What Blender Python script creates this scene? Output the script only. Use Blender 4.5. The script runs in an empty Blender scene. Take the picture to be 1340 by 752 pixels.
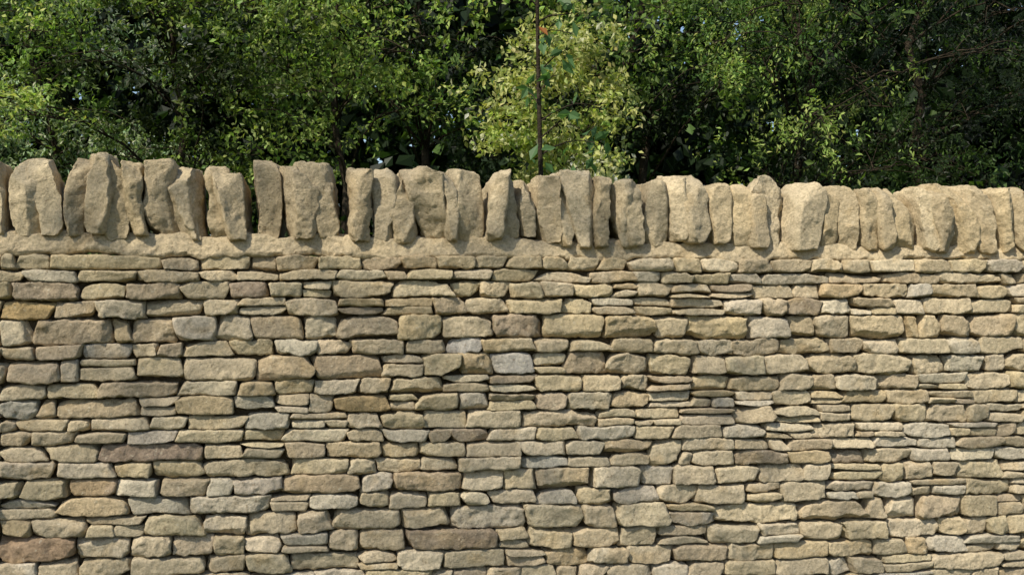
import bpy, math, random
import numpy as np
from mathutils import Vector
random.seed(7)
rng = np.random.default_rng(11)

# ------------------------------------------------------------------ survey
F = 1437.0; HZ = 388.0; D = 4.5; EYE = 1.55
TH = math.radians(12.0); CT, ST = math.cos(TH), math.sin(TH)
def wx(px):
    a = (px-670)/F; t = D/(CT-a*ST); return t*(ST+a*CT)
def wz(px, py):
    a = (px-670)/F; t = D/(CT-a*ST); return EYE+(HZ-py)/F*t
def pos(px, t):
    a = (px-670)/F
    return t*(ST+a*CT), -D+t*(CT-a*ST)
SUN = Vector((-.60, -.58, .84)).normalized()

# ------------------------------------------------------------------ noise
def hashv(ix, iy, iz, seed):
    h = (ix*374761393 + iy*668265263 + iz*2147483647 + seed*974634777) & 0xFFFFFFFF
    h = ((h ^ (h >> 13))*1274126177) & 0xFFFFFFFF
    h = (h ^ (h >> 16)) & 0xFFFFFFFF
    h = (h*2246822519) & 0xFFFFFFFF
    h = h ^ (h >> 15)
    return (h & 0xFFFFFF)/float(0xFFFFFF)*2-1
def vnoise(p, seed=0):
    f = np.floor(p); i = f.astype(np.int64); u = p-f; u = u*u*u*(u*(u*6-15)+10)
    r = 0
    for a in (0, 1):
        for b in (0, 1):
            for c in (0, 1):
                w = (u[:, 0] if a else 1-u[:, 0])*(u[:, 1] if b else 1-u[:, 1])*(u[:, 2] if c else 1-u[:, 2])
                r = r + w*hashv(i[:, 0]+a, i[:, 1]+b, i[:, 2]+c, seed)
    return r
def fbm(p, seed, o=3):
    r = 0; a = 1; s = 0
    for k in range(o):
        r = r+a*vnoise(p*(2.1**k), seed+k); s += a; a *= .6
    return r/s
def sstep(a, b, x):
    k = np.clip((x-a)/(b-a), 0, 1); return k*k*(3-2*k)
def n1(x, seed):
    x = np.atleast_1d(np.asarray(x, float))
    return vnoise(np.stack([x, np.full_like(x, .37), np.full_like(x, .71)], 1), seed)

# ------------------------------------------------------------------ helpers
def make_mesh(name, verts, faces, mat, col=None, smooth=True, parent=None):
    me = bpy.data.meshes.new(name)
    verts = np.asarray(verts, dtype=np.float32)
    faces = np.asarray(faces, dtype=np.int32)
    k = faces.shape[1]; n = faces.shape[0]
    me.vertices.add(len(verts)); me.vertices.foreach_set("co", verts.ravel())
    me.loops.add(n*k); me.loops.foreach_set("vertex_index", faces.ravel())
    me.polygons.add(n)
    me.polygons.foreach_set("loop_start", np.arange(0, n*k, k, dtype=np.int32))
    me.polygons.foreach_set("use_smooth", np.full(n, smooth, dtype=bool))
    me.update(calc_edges=True)
    if col is not None:
        at = me.color_attributes.new("tint", 'FLOAT_COLOR', 'POINT')
        c4 = np.ones((len(verts), 4), dtype=np.float32); c4[:, :3] = col
        at.data.foreach_set("color", c4.ravel())
    me.materials.append(mat)
    ob = bpy.data.objects.new(name, me)
    bpy.context.scene.collection.objects.link(ob)
    if parent: ob.parent = parent
    return ob
def empty(name):
    e = bpy.data.objects.new(name, None)
    bpy.context.scene.collection.objects.link(e); return e

class NT:
    def __init__(s, name):
        s.m = bpy.data.materials.new(name); s.m.use_nodes = True
        s.t = s.m.node_tree; s.t.nodes.clear()
        s.out = s.n('ShaderNodeOutputMaterial')
    def n(s, typ, **kw):
        nd = s.t.nodes.new(typ)
        for k, v in kw.items(): setattr(nd, k, v)
        return nd
    def l(s, a, b): s.t.links.new(a, b)
    def noise(s, vec, scale, detail=4, rough=.55):
        nd = s.n('ShaderNodeTexNoise'); nd.inputs['Scale'].default_value = scale
        nd.inputs['Detail'].default_value = detail; nd.inputs['Roughness'].default_value = rough
        s.l(vec, nd.inputs['Vector']); return nd.outputs['Fac']
    def ramp(s, fac, stops):
        r = s.n('ShaderNodeValToRGB'); e = r.color_ramp.elements
        while len(e) < len(stops): e.new(0.5)
        for el, (p, c) in zip(e, stops):
            el.position = p; el.color = (c, c, c, 1) if not hasattr(c, '__len__') else (*c, 1)
        s.l(fac, r.inputs['Fac']); return r.outputs['Color']
    def mix(s, fac, a, b, mode='MIX'):
        m = s.n('ShaderNodeMix'); m.data_type = 'RGBA'; m.blend_type = mode
        for v, i in ((fac, 0), (a, 6), (b, 7)):
            if isinstance(v, (int, float)): m.inputs[i].default_value = v
            elif isinstance(v, tuple): m.inputs[i].default_value = (*v, 1)
            else: s.l(v, m.inputs[i])
        return m.outputs[2]

def stone_material(name, lichen=1.0, dist=.012):
    s = NT(name); tc = s.n('ShaderNodeTexCoord'); v = tc.outputs['Object']
    a = s.n('ShaderNodeAttribute', attribute_name="tint"); base = a.outputs['Color']
    fine = s.ramp(s.noise(v, 85, 4, .72), [(.27, .62), (.5, 1.0), (.73, 1.30)])
    c = s.mix(1.0, base, fine, 'MULTIPLY')
    sp = s.noise(v, 48, 3, .7)
    dk = s.ramp(sp, [(.30, .6), (.39, 0.0)])
    c = s.mix(dk, c, (.18, .13, .07), 'MIX')
    lc = s.ramp(sp, [(.62, 0.0), (.69, .55*lichen)])
    c = s.mix(lc, c, (.68, .61, .45), 'MIX')
    b = s.n('ShaderNodeBsdfDiffuse'); b.inputs['Roughness'].default_value = .4
    s.l(c, b.inputs['Color'])
    bp = s.n('ShaderNodeBump'); bp.inputs['Strength'].default_value = 1.0; bp.inputs['Distance'].default_value = dist
    s.l(s.noise(v, 55, 5, .74), bp.inputs['Height']); s.l(bp.outputs[0], b.inputs['Normal'])
    s.l(b.outputs[0], s.out.inputs[0]); return s.m

def leaf_material(name, trans=.38):
    s = NT(name); a = s.n('ShaderNodeAttribute', attribute_name="tint")
    b = s.n('ShaderNodeBsdfPrincipled'); b.inputs['Roughness'].default_value = .5
    b.inputs['Specular IOR Level'].default_value = .3
    s.l(a.outputs['Color'], b.inputs['Base Color'])
    t = s.n('ShaderNodeBsdfTranslucent')
    c = s.mix(1.0, a.outputs['Color'], (1.5, 1.65, .75), 'MULTIPLY'); s.l(c, t.inputs['Color'])
    m = s.n('ShaderNodeMixShader'); m.inputs[0].default_value = trans
    s.l(b.outputs[0], m.inputs[1]); s.l(t.outputs[0], m.inputs[2]); s.l(m.outputs[0], s.out.inputs[0])
    return s.m
def simple_material(name, c1, c2, scale, bump=.02):
    s = NT(name); tc = s.n('ShaderNodeTexCoord'); v = tc.outputs['Object']
    f = s.ramp(s.noise(v, scale, 4, .65), [(.3, c1), (.7, c2)])
    b = s.n('ShaderNodeBsdfDiffuse')
    s.l(f, b.inputs['Color'])
    bp = s.n('ShaderNodeBump'); bp.inputs['Distance'].default_value = bump
    s.l(s.noise(v, scale*4, 3, .7), bp.inputs['Height']); s.l(bp.outputs[0], b.inputs['Normal'])
    s.l(b.outputs[0], s.out.inputs[0]); return s.m

M_STONE = stone_material("limestone")
M_COPE = stone_material("coping_limestone", lichen=.6, dist=.014)
M_MORTAR = stone_material("lime_mortar", lichen=.5, dist=.013)
M_CORE = simple_material("wall_core_rubble", (.07, .055, .035), (.16, .125, .08), 20)
M_LEAF = leaf_material("leaves")
M_BARK = simple_material("bark", (.022, .018, .013), (.07, .056, .04), 9)
M_GROUND = simple_material("grass_and_soil", (.035, .05, .015), (.09, .10, .035), 3, .05)

# ------------------------------------------------------------------ stone builder
_tmpl = {}
def template(nx, ny, nz, back):
    key = (nx, ny, nz, back)
    if key in _tmpl: return _tmpl[key]
    idx = {}; vs = []; fs = []
    def g(i, j, k):
        q = (i, j, k)
        if q not in idx: idx[q] = len(vs); vs.append(q)
        return idx[q]
    for i in range(nx):
        for k in range(nz):
            fs.append((g(i, 0, k), g(i+1, 0, k), g(i+1, 0, k+1), g(i, 0, k+1)))
            if back: fs.append((g(i, ny, k), g(i, ny, k+1), g(i+1, ny, k+1), g(i+1, ny, k)))
    for i in range(nx):
        for j in range(ny):
            fs.append((g(i, j, 0), g(i, j+1, 0), g(i+1, j+1, 0), g(i+1, j, 0)))
            fs.append((g(i, j, nz), g(i+1, j, nz), g(i+1, j+1, nz), g(i, j+1, nz)))
    for j in range(ny):
        for k in range(nz):
            fs.append((g(0, j, k), g(0, j, k+1), g(0, j+1, k+1), g(0, j+1, k)))
            fs.append((g(nx, j, k), g(nx, j+1, k), g(nx, j+1, k+1), g(nx, j, k+1)))
    v = np.array(vs, float)/np.array([nx, ny, nz], float)
    _tmpl[key] = (v*2-1, np.array(fs, np.int64)); return _tmpl[key]

def stone_local(w, d, h, cell, ncuts, cut=(.05, .25), rad=(.12, .4), back=False, ny=None, ndir=(.8, .55, .9)):
    nx = max(4, int(round(w/cell))); nz = max(4, int(round(h/cell)))
    ny = ny or max(3, int(round(d/cell/1.5)))
    t, f = template(nx, ny, nz, back)
    half = np.array([w, d, h])/2
    p = t*half
    r = min(w, h, d)*random.uniform(*rad)*.5*np.ones(3)
    inner = half-r
    q = np.clip(p, -inner, inner); dlt = p-q
    if not back:
        m = p[:, 1] > 0; dlt[m, 1] = 0
    L = np.linalg.norm(dlt, axis=1); L[L < 1e-9] = 1
    e = np.minimum(1.0, r[0]/L)[:, None]
    p = q+dlt*e
    for _ in range(ncuts):
        n = rng.normal(size=3)*np.array(ndir)
        if not back or random.random() < .7: n[1] = -abs(n[1])-.15
        n /= np.linalg.norm(n)
        sup = np.sum(np.abs(n)*half)
        off = sup-random.uniform(*cut)*min(w, h)*1.0
        ex = np.maximum(0, p@n-off); p = p-ex[:, None]*n
    return p, f

def roughen(P, O, S, amps):
    for (fr, am, sd) in amps:
        q = (P+O)*fr
        for c in range(3):
            P[:, c] += am*S*vnoise(q, sd+c)
    return P
WARM = np.array([1.015, 1.0, 1.05])
def weather(P, O, C, k=1.0):
    """natural staining of the stone, per vertex"""
    q = P+O*.13
    C = C*(1+.22*k*fbm(q*13, 201)[:, None])
    st = sstep(.2, .6, fbm(q*8, 211))[:, None]*.40*k
    C = C*(1-st)+np.array([.46, .335, .16])*st
    gr = sstep(.12, .55, fbm(P*5.5, 221))[:, None]*.28*k
    C = C*(1-gr)+np.array([.38, .33, .23])*gr
    return C*WARM

# ------------------------------------------------------------------ coursed wall
PXC = [0, 335, 670, 1005, 1340]
LINES = [
 (330,334,334,338,339),(351,352,352,357,357),(370,367,367,372,371),(393,390,389,391,388),
 (417,414,411,412,410),(453,445,442,443,440),(473,465,460,464,461),(503,497,489,490,485),
 (523,516,512,511,507),(549,540,536,530,526),(565,560,559,553,550),(583,578,577,572,569),
 (605,600,595,588,584),(627,622,612,606,601),(652,646,640,630,624),(678,670,658,656,643),
 (703,697,688,683,671),(735,723,715,708,695),(757,748,738,730,716),(785,772,762,752,738),
 (806,795,785,775,757),(835,820,808,797,779)]
XC = np.array([wx(p) for p in PXC])
ZL = [np.array([wz(px, y) for px, y in zip(PXC, row)]) for row in LINES]
while ZL[-1].max() > .05:
    ZL.append(np.maximum(ZL[-1]-random.uniform(.06, .095), -.04))
NL = len(ZL)
XMIN, XMAX = -4.2, 6.5
def zline(i, x):
    x = np.atleast_1d(x)
    z = np.interp(x, XC, ZL[i])
    amp = .0 if i == 0 else .006
    return z+amp*n1(x*3.1, 100+i)+amp*.8*n1(x*9, 300+i)

JOINTS = {
 0:[0,18,65,212,260,328,362,416,474,527,572,622,664,710,745,785,822,880,918,968,1010,1062,1105,1140,1200,1245,1290,1340],
 2:[16,104,165,236,300,352,395,434,513,592,628,668,750,803,833,880,930,985,1040,1075,1130,1190,1222,1280,1320],
 3:[0,70,126,190,265,312,375,443,503,567,610,665,735,775,830,880,948,997,1030,1075,1115,1170,1210,1270,1330],
 4:[0,43,147,172,229,284,329,398,440,522,578,645,711,790,857,899,977,1032,1067,1115,1183,1201,1267,1328],
 5:[0,45,107,206,240,301,360,415,460,530,584,630,700,745,800,855,915,960,1020,1085,1130,1177,1282,1340],
 6:[8,80,103,178,241,336,410,500,555,602,645,699,740,795,850,905,950,1000,1055,1120,1190,1235,1290],
 7:[0,61,130,235,312,360,412,470,512,580,640,700,760,812,850,905,955,1020,1090,1145,1200,1262,1320],
 8:[0,51,75,184,232,306,360,405,437,510,545,600,640,700,742,800,850,905,962,1012,1060,1100,1160,1215,1270,1330],
 9:[0,22,90,120,197,245,322,380,455,500,555,611,683,782,830,890,958,1012,1070,1112,1170,1215,1290],
 10:[0,42,100,165,232,318,372,455,502,560,640,700,756,830,880,945,1000,1062,1120,1180,1240,1300],
 11:[0,60,131,266,318,372,427,500,550,610,680,740,790,850,890,960,1030,1085,1140,1200,1250,1310],
 12:[0,70,150,200,268,380,455,492,550,600,680,742,800,850,905,960,1030,1082,1130,1190,1240,1300],
 13:[30,92,153,211,306,370,472,515,605,657,703,770,838,880,935,992,1050,1085,1150,1180,1250,1310],
 14:[0,75,170,249,355,405,470,510,560,605,640,700,755,800,860,910,975,1020,1080,1140,1190,1260,1320],
 15:[0,43,115,190,266,325,435,525,590,688,762,805,873,933,1043,1131,1200,1257,1303],
 16:[0,100,172,225,281,370,430,470,532,650,690,750,810,860,925,990,1045,1100,1160,1225,1290],
 17:[0,50,104,172,270,322,380,470,520,580,660,712,770,820,880,950,1010,1080,1140,1210,1260,1330]}
SPECIAL = {(16,0):(.40,.29,.18),(11,131):(.34,.265,.185),(16,532):(.27,.215,.145),(8,437):(.44,.33,.17),
 (6,645):(.45,.42,.34),(4,43):(.43,.35,.225),(4,440):(.41,.34,.22),(4,645):(.38,.305,.20),(2,300):(.34,.27,.185),
 (4,790):(.50,.40,.225),(4,899):(.53,.43,.24),(6,410):(.42,.335,.21),(6,336):(.43,.345,.21),(13,92):(.40,.31,.20),
 (13,370):(.43,.34,.21),(13,515):(.44,.35,.22),(8,75):(.45,.365,.225),(8,0):(.48,.44,.33),(15,933):(.58,.49,.31),
 (15,1043):(.50,.41,.26),(4,1115):(.51,.42,.255),(4,711):(.51,.42,.245),(3,0):(.45,.33,.155),(0,65):(.52,.43,.25),
 (14,170):(.46,.415,.30),(14,249):(.51,.45,.32),(5,584):(.40,.375,.31),(9,683):(.53,.44,.285),(15,690):(.50,.41,.25)}
PAL = [((.52,.43,.255),6),((.51,.425,.265),6),((.48,.40,.25),4),((.57,.485,.315),3.4),((.45,.365,.225),2.0),
       ((.52,.455,.315),2.4),((.49,.43,.305),.9),((.37,.30,.195),.6),((.44,.395,.295),.2),((.48,.38,.215),1.0)]
PW = np.array([w for _, w in PAL]); PW = PW/PW.sum()
def tint(z):
    c = np.array(PAL[rng.choice(len(PAL), p=PW)][0])
    c = c*random.uniform(.9, 1.11)
    warm = np.clip((z-1.0)/.8, 0, 1)
    c = c*(1-.04*(1-warm)*np.array([.9, .5, -.6]))
    return np.clip(c*rng.normal(1, .006, 3), .05, .62)

stones = []
reserved = {i: [] for i in range(NL+2)}
for i in range(NL-1):
    if i in JOINTS:
        js = [wx(p) for p in JOINTS[i]]
        cols = {round(wx(p), 5): SPECIAL[(i, p)] for p in JOINTS[i] if (i, p) in SPECIAL}
    else: js = [0.0]; cols = {}
    def rw(): return min(.36, max(.085, random.lognormvariate(math.log(.185), .42)))
    while js[0] > XMIN: js.insert(0, js[0]-rw())
    while js[-1] < XMAX: js.append(js[-1]+rw())
    for a, b in zip(js[:-1], js[1:]):
        segs = [(a, b)]
        for ra, rb in reserved[i]:
            ns = []
            for (p, q) in segs:
                if rb <= p or ra >= q: ns.append((p, q))
                else:
                    if ra-p > .03: ns.append((p, ra))
                    if q-rb > .03: ns.append((rb, q))
            segs = ns
        for (p, q) in segs:
            xm = (p+q)/2; hh = float(np.interp(xm, XC, ZL[i])-np.interp(xm, XC, ZL[i+1]))
            col = cols.get(round(a, 5)); zc = float(np.interp(xm, XC, ZL[i]))
            w = q-p; r = random.random()
            if col is not None:
                stones.append((p, q, i, i+1, 0, 1, np.array(col))); continue
            if i < NL-3 and i not in (0, 3, 4) and .07 < w < .2 and r < .02 and hh < .065:
                stones.append((p, q, i, i+2, 0, 1, tint(zc))); reserved[i+1].append((p, q)); continue
            if hh > .064 and random.random() < .24 and i != 4:
                k = random.uniform(.35, .65)
                stones.append((p, q, i, i+1, 0, k, tint(zc)))
                if w > .2 and random.random() < .5:
                    m = p+w*random.uniform(.35, .65)
                    stones.append((p, m, i, i+1, k, 1, tint(zc))); stones.append((m, q, i, i+1, k, 1, tint(zc)))
                else: stones.append((p, q, i, i+1, k, 1, tint(zc)))
                continue
            if w > .25 and random.random() < .3:
                m = p+w*random.uniform(.3, .7)
                stones.append((p, m, i, i+1, 0, 1, tint(zc))); stones.append((m, q, i, i+1, 0, 1, tint(zc)))
            else: stones.append((p, q, i, i+1, 0, 1, tint(zc)))

VV, FF, CC, OO, SS = [], [], [], [], []; base = 0
for (x0, x1, lt, lb, vlo, vhi, col) in stones:
    x0 += random.uniform(-.001, .004); x1 -= random.uniform(-.001, .003)
    w = x1-x0; xm = (x0+x1)/2
    zt = float(zline(lt, xm)[0]); zb = float(zline(lb, xm)[0]); H = zt-zb
    h = H*(vhi-vlo)
    if h < .012 or w < .02: continue
    near = -2.6 < xm < 3.6
    cell = .0075 if near else .016
    d = .13
    p, f = stone_local(w, d, h, cell, random.randint(5, 10), cut=(.03, .30), rad=(.10, .38), ny=5 if near else 3)
    u = p[:, 0]/w; v = p[:, 2]/h
    p[:, 0] += (u+.5)*v*random.gauss(0, .018)+(.5-u)*v*random.gauss(0, .018)
    sag_t = random.uniform(0, .06)*min(w, .2)*abs(random.gauss(0, 1)); sag_b = random.uniform(0, .04)*min(w, .2)*abs(random.gauss(0, 1))
    X = xm+p[:, 0]
    ZT = zline(lt, X); ZB = zline(lb, X)
    vg = .0008+random.uniform(0, .0014)
    vv = v+.5
    top = ZT-(ZT-ZB)*vlo-vg-sag_t*(2*u)**2*(1 if random.random() < .6 else 0)-max(0, random.gauss(0, .0028))*(1+2*u*random.choice((-1, 1)))
    bot = ZT-(ZT-ZB)*vhi+vg*.4+sag_b*(2*u)**2
    Z = bot+(top-bot)*vv
    jut = random.gauss(0, .0075)
    Y = p[:, 1]+d/2+jut + (u*random.gauss(0, .014)+v*random.gauss(0, .008))*(p[:, 1] < 0)
    VV.append(np.stack([X, Y, Z], 1)); FF.append(f+base); base += len(p)
    CC.append(np.tile(col, (len(p), 1))); OO.append(np.tile(rng.uniform(0, 50, 3), (len(p), 1)))
    SS.append(np.full(len(p), random.uniform(.6, 1.4)*min(1.2, h/.06)))
V = np.concatenate(VV); O = np.concatenate(OO); S = np.concatenate(SS)
V = roughen(V, O, S, [(14, .0040, 1), (38, .0036, 11), (95, .0021, 21)])
V[:, 1] += np.clip((1.8-V[:, 2]), 0, 2)*(-.02)
wall = empty("dry_stone_wall")
make_mesh("coursed_stones", V, np.concatenate(FF), M_STONE, weather(V, O, np.concatenate(CC)), True, wall)
print("stones", len(VV), "verts", len(V))

def strip_box(name, x0, x1, y0, y1, zb, ztop_fn, mat, n=80):
    xs = np.linspace(x0, x1, n); zt = ztop_fn(xs)
    v = []
    for x, z in zip(xs, zt): v += [(x, y0, zb), (x, y0, z), (x, y1, z), (x, y1, zb)]
    f = []
    for i in range(n-1):
        a = i*4; b = a+4
        for k in range(4): f.append((a+k, b+k, b+(k+1) % 4, a+(k+1) % 4))
    f.append((0, 1, 2, 3)); m = (n-1)*4; f.append((m+3, m+2, m+1, m))
    return make_mesh(name, v, f, mat, None, False, wall)
strip_box("rubble_core", XMIN+.05, XMAX-.05, .045, .40, -.05, lambda x: zline(0, x)-.004, M_CORE)

# ------------------------------------------------------------------ mortar bed under the coping
def cope_bed(x):
    return np.interp(x, [wx(0), wx(335), wx(670), wx(1005), wx(1340)],
                     [wz(0, 304), wz(335, 308), wz(670, 311), wz(1005, 319), wz(1340, 324)])
xs = np.arange(XMIN, XMAX, .006)
NR = 30
vs = np.zeros((len(xs), NR, 3))
zb = zline(0, xs)-.006+.014*n1(xs*6, 41)+.011*n1(xs*23, 42); zt = cope_bed(xs)+.002+.014*n1(xs*11, 43)
for r in range(NR):
    k = r/(NR-1)
    if r == 0: y = np.full_like(xs, .06); z = zb-.004
    elif k <= .66:
        kk = (k-.03)/.63
        y = .012+.026*kk**1.3+.0*xs; z = zb+(zt-zb)*kk
        y = y+.010*max(0, 1-kk*6)
    else:
        kk = (k-.66)/.34
        y = .038+.30*kk+.0*xs; z = zt+.012*math.sin(kk*math.pi)
    vs[:, r, 0] = xs; vs[:, r, 1] = y; vs[:, r, 2] = z
V = vs.reshape(-1, 3)
V = roughen(V, np.zeros_like(V), np.ones(len(V)), [(7, .010, 51), (24, .006, 61), (70, .0038, 71)])
ii, rr = np.meshgrid(np.arange(len(xs)-1), np.arange(NR-1), indexing='ij')
a = (ii*NR+rr).ravel(); f = np.stack([a, a+NR, a+NR+1, a+1], 1)
make_mesh("mortar_bed", V, f, M_MORTAR, weather(V, V*0, np.tile((.52, .43, .265), (len(V), 1)), .9), True, wall)

# ------------------------------------------------------------------ coping stones
COPE = [
(0,44,-4,42,199,304),(46,75,32,70,202,303),(78,109,68,110,203,303),(111,136,97,134,195,300),(138,169,131,166,207,308),
(171,194,166,192,212,302),(198,236,186,226,212,306),(240,270,208,262,208,308),(272,301,262,290,218,304),
(304,337,283,336,222,308),(339,379,332,372,209,309),(381,415,368,416,219,306),(420,462,388,458,209,307),
(464,487,458,486,219,310),(490,517,480,514,222,313),(519,549,514,545,235,311),(552,584,527,582,217,307),
(582,602,574,600,226,310),(604,635,590,637,228,311),(634,656,637,658,225,308),(658,686,654,680,228,309),
(686,706,672,702,231,304),(708,737,695,740,230,312),(737,757,720,748,234,316),(757,779,735,780,228,318),
(781,806,780,808,232,318),(806,824,792,822,238,318),(824,846,808,845,238,317),(848,873,826,872,236,317),
(876,903,868,902,230,311),(905,935,902,930,229,312),(936,958,930,964,240,313),(959,985,958,985,242,317),
(986,1007,972,1003,250,319),(1008,1036,988,1041,233,321),(1038,1074,1043,1086,237,322),(1076,1105,1078,1108,243,320),
(1107,1134,1098,1136,245,322),(1136,1153,1132,1153,249,321),(1154,1172,1150,1170,247,321),(1173,1208,1158,1200,245,323),
(1208,1229,1202,1222,248,324),(1229,1250,1212,1246,248,324),(1252,1285,1226,1270,242,325),(1287,1313,1264,1311,247,326),
(1313,1331,1300,1328,249,324),(1332,1362,1322,1352,244,323)]
W = []
for (b0, b1, t0, t1, yt, yb) in COPE:
    bm = (b0+b1)/2
    W.append([wx(b0), wx(b1), wx(t0), wx(t1), wz(bm, yt), wz(bm, yb)])
def rc(x, sgn):
    w = random.uniform(.07, .13); tl = random.gauss(-.025, .02)
    x0, x1 = (x, x+w) if sgn > 0 else (x-w, x)
    zb_ = float(cope_bed(x)); return [x0, x1, x0+tl, x1+tl, zb_+random.uniform(.22, .30), zb_]
while W[0][0] > XMIN+.1: W.insert(0, rc(W[0][0]-.004, -1))
while W[-1][1] < XMAX-.15: W.append(rc(W[-1][1]+.004, 1))
CP = [(.53,.43,.25),(.50,.41,.245),(.55,.46,.285),(.48,.395,.24),(.53,.445,.28)]
VV, FF, CC, OO, SS = [], [], [], [], []; base = 0
for ci, (b0, b1, t0, t1, z1, z0) in enumerate(W):
    z0 -= .018
    wb = b1-b0; wt = t1-t0; w = max(wb, wt); h = z1-z0+random.gauss(.004, .009); d = random.uniform(.24, .33)
    near = -2.6 < b0 < 3.6
    p, f = stone_local(w, d, h, .0085 if near else .02, random.randint(7, 11), cut=(.06, .42), rad=(.05, .25),
                       back=True, ny=18 if near else 8, ndir=(1.0, .85, .42))
    for _ in range(3):
        n = np.array([random.gauss(-.1, .85), random.gauss(-.3, .6), 1.0]); n /= np.linalg.norm(n)
        off = (np.abs(n)*np.array([w, d, h])/2).sum()-random.uniform(.15, .6)*w*abs(n[0])-random.uniform(.05, .35)*d*abs(n[1])
        ex = np.maximum(0, p@n-off); p = p-ex[:, None]*n
    p[:, 2] += h/2-p[:, 2].max()
    v = p[:, 2]/h+.5
    wid = (wb+(wt-wb)*v)/w
    wid = wid*(1-.12*np.abs(2*v-1)**3.5)*(1+.05*random.gauss(0, 1)*np.sin(v*3.1))*1.06
    ang = random.gauss(-.03, .22)
    px_ = p[:, 0]*wid; py_ = p[:, 1]
    k = math.tan(ang)
    X = px_+np.clip(py_+d/2, 0, .07)*k
    Y = py_-px_*k
    lean = random.gauss(0, .010)
    cx = (b0+b1)/2+(((t0+t1)-(b0+b1))/2)*v*1.1+lean*v
    V_ = np.stack([cx+X, Y+d/2+random.gauss(-.004, .014)+(.008 if ci % 2 else -.006)+.022*v*random.uniform(-.6, 1.6), z0+h*v], 1)
    V_[:, 0] += random.gauss(0, .006)*np.sin(v*math.pi*random.uniform(.8, 1.8))
    VV.append(V_); FF.append(f+base); base += len(p)
    c = np.array(random.choice(CP))*random.uniform(.87, 1.1)
    CC.append(np.tile(c, (len(p), 1))); OO.append(np.tile(rng.uniform(0, 50, 3), (len(p), 1)))
    SS.append(np.full(len(p), random.uniform(.7, 1.3)))
O = np.concatenate(OO)
V = roughen(np.concatenate(VV), O, np.concatenate(SS), [(10, .006, 1), (26, .0062, 11), (75, .0036, 21)])
make_mesh("coping_stones", V, np.concatenate(FF), M_COPE, weather(V, O, np.concatenate(CC), .9), True, wall)

# ------------------------------------------------------------------ ground
n = 60
ex = np.sign(np.linspace(-1, 1, n))*np.abs(np.linspace(-1, 1, n))**3*300
gx, gy = np.meshgrid(ex, ex, indexing='ij')
gz = .10*vnoise(np.stack([gx.ravel()*.15, gy.ravel()*.15, gx.ravel()*0], 1), 5)
gz *= np.clip((np.abs(gy.ravel())-1)/6, 0, 1)
V = np.stack([gx.ravel(), gy.ravel(), gz], 1)
ii, rr = np.meshgrid(np.arange(n-1), np.arange(n-1), indexing='ij'); a = (ii*n+rr).ravel()
make_mesh("ground", V, np.stack([a, a+n, a+n+1, a+1], 1), M_GROUND)

# ------------------------------------------------------------------ trees
def tube(points, radii, seg=7):
    P = np.array(points, float); R = np.array(radii, float)
    T = np.gradient(P, axis=0); T /= np.linalg.norm(T, axis=1)[:, None]+1e-9
    ref = np.array([.31, .95, .05]); A = np.cross(T, ref); A /= np.linalg.norm(A, axis=1)[:, None]+1e-9
    B = np.cross(T, A); an = np.linspace(0, 2*math.pi, seg, endpoint=False)
    V = P[:, None, :]+R[:, None, None]*(np.cos(an)[None, :, None]*A[:, None, :]+np.sin(an)[None, :, None]*B[:, None, :])
    f = []
    for i in range(len(P)-1):
        for k in range(seg):
            f.append((i*seg+k, i*seg+(k+1) % seg, (i+1)*seg+(k+1) % seg, (i+1)*seg+k))
    return V.reshape(-1, 3), np.array(f)
def limb(a, b, r0, r1, bend=.15, n=8):
    a = np.array(a, float); b = np.array(b, float); L = np.linalg.norm(b-a)
    k = np.linspace(0, 1, n)[:, None]
    P = a+(b-a)*k; off = rng.normal(0, bend*L, 3)*np.array([1, 1, .4])
    P = P+off*np.sin(k*math.pi)*.5+np.array([0, 0, 1])*L*.12*np.sin(k*math.pi)
    P[1:-1] += rng.normal(0, .012*L, (n-2, 3))
    return P, (r0+(r1-r0)*k[:, 0]**.8)
def leaves(centers, normals_up, size, cols, aspect=.55):
    n = len(centers)
    d = rng.normal(size=(n, 3)); d[:, 2] -= .35; d /= np.linalg.norm(d, axis=1)[:, None]
    up = rng.normal(size=(n, 3))*.75; up[:, 2] += normals_up; s = np.cross(d, up); s /= np.linalg.norm(s, axis=1)[:, None]+1e-9
    nrm = np.cross(s, d)
    sz = (size*rng.uniform(.6, 1.25, n))[:, None]
    a = centers; c = centers+d*sz+nrm*sz*-.1
    m = centers+d*sz*.45+nrm*sz*.10
    b = m+s*sz*aspect*.5-nrm*sz*.05; e = m-s*sz*aspect*.5-nrm*sz*.05
    V = np.stack([a, b, c, e], 1).reshape(-1, 3)
    return V, np.arange(n*4).reshape(n, 4), np.repeat(cols, 4, axis=0)

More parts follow.
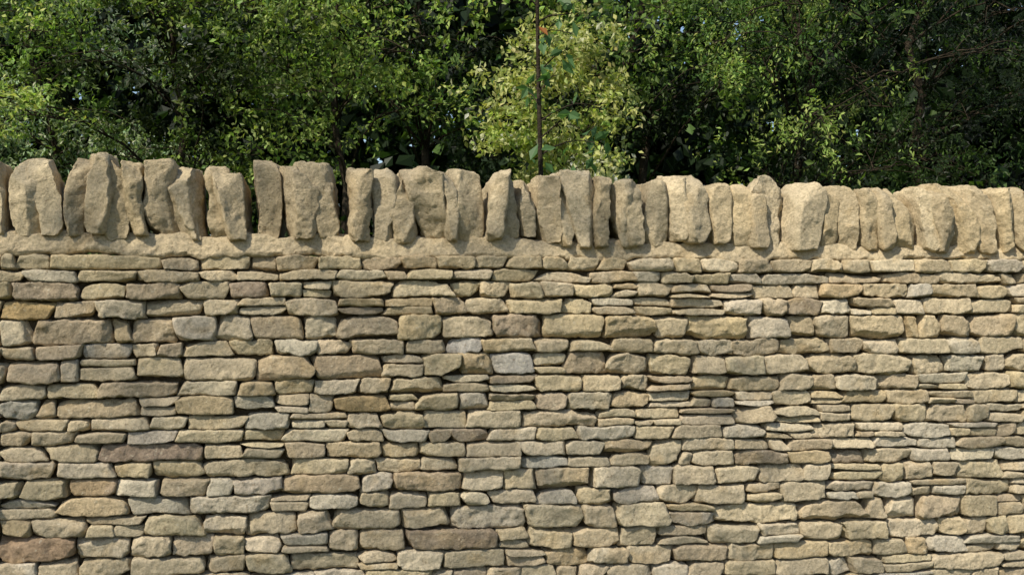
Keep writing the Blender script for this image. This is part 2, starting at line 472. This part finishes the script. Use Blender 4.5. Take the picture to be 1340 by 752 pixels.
def tree(name, px, t, height, crown_c, crown_r, nbough, per, leaf, col, col_sd=.2, spread=(.40, .32, .10),
         trunk_r=.13, hi=None, droop=0., up=.9, aspect=.55, limbs=20, back=.9, side=0., nc=6, clump=.21, xy=None, dark=.34, ymin=1.1):
    """nbough leafy boughs, each nc clumps of leafy sprays lying in a flattened tier"""
    x, y = xy if xy else pos(px, t); root = empty(name)
    ty = y+back; tx = x+side
    cc = np.array([x, y, crown_c]); cr = np.array(crown_r)
    Bg = []; tries = 0
    while len(Bg) < nbough and tries < 20000:
        tries += 1
        q = rng.normal(size=3); q /= np.linalg.norm(q); q *= rng.uniform(.1, 1)**.4
        p = cc+q*cr*(1+.12*rng.normal())
        if p[2] < .6 or p[1] < ymin: continue
        if Bg and tries < 8000:
            dd = (np.array(Bg)-p)/np.array([spread[0]*1.35, spread[1]*1.35, spread[2]*2.8])
            if np.min((dd**2).sum(1)) < 1: continue
        Bg.append(p)
    C, CB = [], []
    for j, p in enumerate(Bg):
        out = (p-cc)[:2]; out = out/(np.linalg.norm(out)+1e-6)
        for _ in range(nc):
            o = rng.normal(size=3)*np.array(spread)
            o[2] -= (.25+droop*.5)*(o[0]*out[0]+o[1]*out[1])
            C.append(p+o); CB.append(j)
    C = np.array(C)
    bcol = []
    for j in range(len(Bg)):
        r = rng.uniform()
        c = np.array(hi[0]) if (hi is not None and r < hi[1]) else np.array(col)  # hi boughs: sunlit clumps put into the leaf colour
        if r > 1-dark: c = c*.28  # some boughs darkened: shade of hollows painted into the leaf colour
        c = c*math.exp(.6*float(vnoise(Bg[j][None]*.8, 77)[0]))  # broad patches of shade and brightness put into bough colour
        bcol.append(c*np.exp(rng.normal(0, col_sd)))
    VV, FF = [], []; b = 0
    top = np.array([tx+random.gauss(0, .2), ty, height*.85])
    P, R = limb((tx, ty, -.1), top, trunk_r, trunk_r*.2, .04, 14)
    v, f = tube(P, R, 10); VV.append(v); FF.append(f+b); b += len(v)
    for j in rng.choice(len(Bg), min(limbs, len(Bg)), replace=False):
        e = Bg[j]; zz = max(.5, e[2]-.35*np.linalg.norm(e[:2]-np.array([tx, ty]))-.1)
        i = int(np.argmin(abs(P[:, 2]-zz))); r = min(.03, R[i]*.34)
        Q, RR = limb(P[i], e-np.array([0, 0, .08]), r, .005, .12, 9); v, f = tube(Q, RR, 6); VV.append(v); FF.append(f+b); b += len(v)
        for m_ in range(nc):
            Q2, R2 = limb(Q[random.randint(5, 8)], C[j*nc+m_], .007, .002, .12, 5); v, f = tube(Q2, R2, 4); VV.append(v); FF.append(f+b); b += len(v)
    make_mesh("trunk_and_limbs", np.concatenate(VV), np.concatenate(FF), M_BARK, None, True, root)
    cen, colr = [], []
    for c, j in zip(C, CB):
        k = int(per*rng.uniform(.5, 1.4)); nsp = max(3, k//12)
        so = rng.normal(size=(nsp, 3))*np.array([clump, clump, clump*.4])
        sdv = rng.normal(size=(nsp, 3))*np.array([1, 1, .3]); sdv[:, 2] -= .25+droop; sdv /= np.linalg.norm(sdv, axis=1)[:, None]
        w = rng.integers(0, nsp, k); tt = rng.uniform(0, 1, k)[:, None]
        pts = c+so[w]+sdv[w]*tt*clump+rng.normal(size=(k, 3))*leaf*.5
        cs = bcol[j]*np.exp(rng.normal(0, .15))*np.exp(rng.normal(0, .28, (k, 1)))*np.exp(rng.normal(0, .07, (k, 3)))
        cen.append(pts); colr.append(cs)
    cen = np.concatenate(cen); colr = np.clip(np.concatenate(colr), .003, .5)
    if ymin > 0:
        m = cen[:, 1] > .62; cen = cen[m]; colr = colr[m]
    v, f, c = leaves(cen, up, leaf, colr, aspect)
    make_mesh("foliage", v, f, M_LEAF, c, False, root)
    return len(f)

tot = 0
G1 = (.12, .18, .040); G2 = (.065, .115, .028); DK = (.013, .027, .009); YG = (.23, .31, .075); SV = (.23, .30, .17)  # DK: deep shade put into leaf colour, also yew; YG: sunlit clumps likewise
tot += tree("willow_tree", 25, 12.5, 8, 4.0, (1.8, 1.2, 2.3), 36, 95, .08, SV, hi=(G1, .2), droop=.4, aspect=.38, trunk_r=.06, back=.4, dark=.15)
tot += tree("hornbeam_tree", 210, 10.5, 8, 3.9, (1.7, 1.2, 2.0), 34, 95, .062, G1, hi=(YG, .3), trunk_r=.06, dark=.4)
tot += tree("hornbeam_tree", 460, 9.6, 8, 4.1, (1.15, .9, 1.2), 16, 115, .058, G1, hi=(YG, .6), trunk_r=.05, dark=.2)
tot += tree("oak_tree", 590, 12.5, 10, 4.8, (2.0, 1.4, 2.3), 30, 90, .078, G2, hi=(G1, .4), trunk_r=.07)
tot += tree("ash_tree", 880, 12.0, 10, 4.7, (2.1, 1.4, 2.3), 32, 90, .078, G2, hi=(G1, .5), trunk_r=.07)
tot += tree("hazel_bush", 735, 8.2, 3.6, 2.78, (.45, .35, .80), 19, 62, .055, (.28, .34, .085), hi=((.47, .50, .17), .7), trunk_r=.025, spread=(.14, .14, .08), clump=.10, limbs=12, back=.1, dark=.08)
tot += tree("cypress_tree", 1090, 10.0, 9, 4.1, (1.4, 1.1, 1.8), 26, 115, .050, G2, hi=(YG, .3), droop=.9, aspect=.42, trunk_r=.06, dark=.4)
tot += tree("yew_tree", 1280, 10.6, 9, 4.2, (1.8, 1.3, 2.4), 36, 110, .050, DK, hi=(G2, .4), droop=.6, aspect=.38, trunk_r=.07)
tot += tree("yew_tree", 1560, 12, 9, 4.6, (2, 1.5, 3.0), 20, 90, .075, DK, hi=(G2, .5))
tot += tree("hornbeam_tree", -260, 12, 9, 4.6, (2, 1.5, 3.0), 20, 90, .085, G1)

def mass(name, items, per, leaf, clump, up=.7):
    global tot
    cen, colr = [], []
    for (c, col) in items:
        k = int(per*rng.uniform(.6, 1.3))
        cen.append(c+rng.normal(size=(k, 3))*np.array(clump)); colr.append(np.array(col)*np.exp(rng.normal(0, .3))*np.exp(rng.normal(0, .25, (k, 1)))*np.ones((1, 3)))
    cen = np.concatenate(cen); m = cen[:, 1] > .8
    v, f, c = leaves(cen[m], up, leaf, np.concatenate(colr)[m], .65); tot += len(f)
    make_mesh(name, v, f, M_LEAF, c, False)
it = []
for _ in range(1250):
    px = random.uniform(-350, 1700); t = random.uniform(15.5, 21); x, y = pos(px, t)
    it.append((np.array([x, y, random.uniform(.3, 8.0)]), random.choice([G2, DK, DK, DK, DK])))  # mostly DK, so the shade between trees is in the leaf colour
for _ in range(1200):
    px = random.uniform(-350, 1700); t = random.uniform(21, 27); x, y = pos(px, t)
    it.append((np.array([x, y, random.uniform(.3, 11)]), random.choice([DK, DK, DK, G2])))
mass("distant_woodland", it, 42, .34, (.6, .6, .38))
it = []
for _ in range(340):
    px = random.uniform(-250, 1600); t = random.uniform(7.5, 14); x, y = pos(px, t)
    it.append((np.array([x, y, random.uniform(.2, 2.1+.3*math.sin(px*.013)+.04*(t-7))]), random.choice([DK, DK, DK, G2, G1])))  # mostly DK: shaded understory painted into the leaves
mass("woodland_undergrowth", it, 70, .075, (.34, .34, .14))

# unseen tree added on the camera side: thin canopy to dapple the wall
q0 = Vector((wx(420), 0, .9))+SUN*11.0
tot += tree("added_dapple_tree", 0, 0, 12, q0.z, (2.8, 2.0, 1.7), 22, 9, .11, G1, hi=(YG, .3), xy=(q0.x, q0.y),
            trunk_r=.12, back=0, side=-3.2, spread=(.55, .55, .3), clump=.35, limbs=10, ymin=-99)

# sapling with large leaves
x, y = pos(707, 6.6); root = empty("young_cherry_tree")
P = np.array([(x+.02*math.sin(z*1.3), y, z) for z in np.linspace(-.05, 4.6, 20)]); R = np.linspace(.022, .007, 20)
VV, FF = [], []; v, f = tube(P, R, 8); VV.append(v); FF.append(f); b = len(v)
cen, cs = [], []
for i in range(28):
    z = 1.9+i*.1; an = random.uniform(0, 6.28); L = random.uniform(.18, .42)
    e = np.array([x+math.cos(an)*L, y+math.sin(an)*L*.7, z+random.uniform(-.05, .18)])
    Q, RR = limb((x+.02*math.sin(z*1.3), y, z), e, .006, .002, .1, 6); v, f = tube(Q, RR, 5); VV.append(v); FF.append(f+b); b += len(v)
    k = random.randint(4, 9)
    for _ in range(k):
        q = Q[random.randint(2, 5)]; cen.append(q+rng.normal(0, .03, 3))
        cs.append(np.array((.36, .13, .03) if (3.0 < z < 3.2 and random.random() < .3) else (.10, .19, .07))*random.uniform(.8, 1.3))
make_mesh("stem_and_twigs", np.concatenate(VV), np.concatenate(FF), M_BARK, None, True, root)
v, f, c = leaves(np.array(cen), .4, .10, np.array(cs), .55)
make_mesh("foliage", v, f, M_LEAF, c, False, root)
print("leaves", tot)

# ------------------------------------------------------------------ light and camera
sc = bpy.context.scene
w = bpy.data.worlds.new("World"); sc.world = w; w.use_nodes = True
nt = w.node_tree; bg = nt.nodes["Background"]
sky = nt.nodes.new('ShaderNodeTexSky'); sky.sky_type = 'NISHITA'; sky.sun_disc = False
sky.sun_elevation = math.asin(SUN.z); sky.sun_rotation = math.atan2(SUN.x, SUN.y)
nt.links.new(sky.outputs[0], bg.inputs[0]); bg.inputs[1].default_value = .14
L = bpy.data.lights.new("sun", 'SUN'); L.energy = 5.0; L.angle = math.radians(.6); L.color = (1, .93, .79)
lo = bpy.data.objects.new("sun", L); sc.collection.objects.link(lo); lo.rotation_euler = (-SUN).to_track_quat('-Z', 'Y').to_euler()
cam = bpy.data.cameras.new("camera"); co = bpy.data.objects.new("camera", cam); sc.collection.objects.link(co)
co.location = (0, -D, EYE); co.rotation_euler = (math.radians(90)+math.atan((HZ-376)/F), 0, -TH)
cam.sensor_width = 36; cam.lens = 36*F/1340; cam.clip_end = 1000; cam.clip_start = .05
sc.camera = co
sc.view_settings.view_transform = 'Standard'; sc.view_settings.look = 'None'; sc.view_settings.exposure = 0
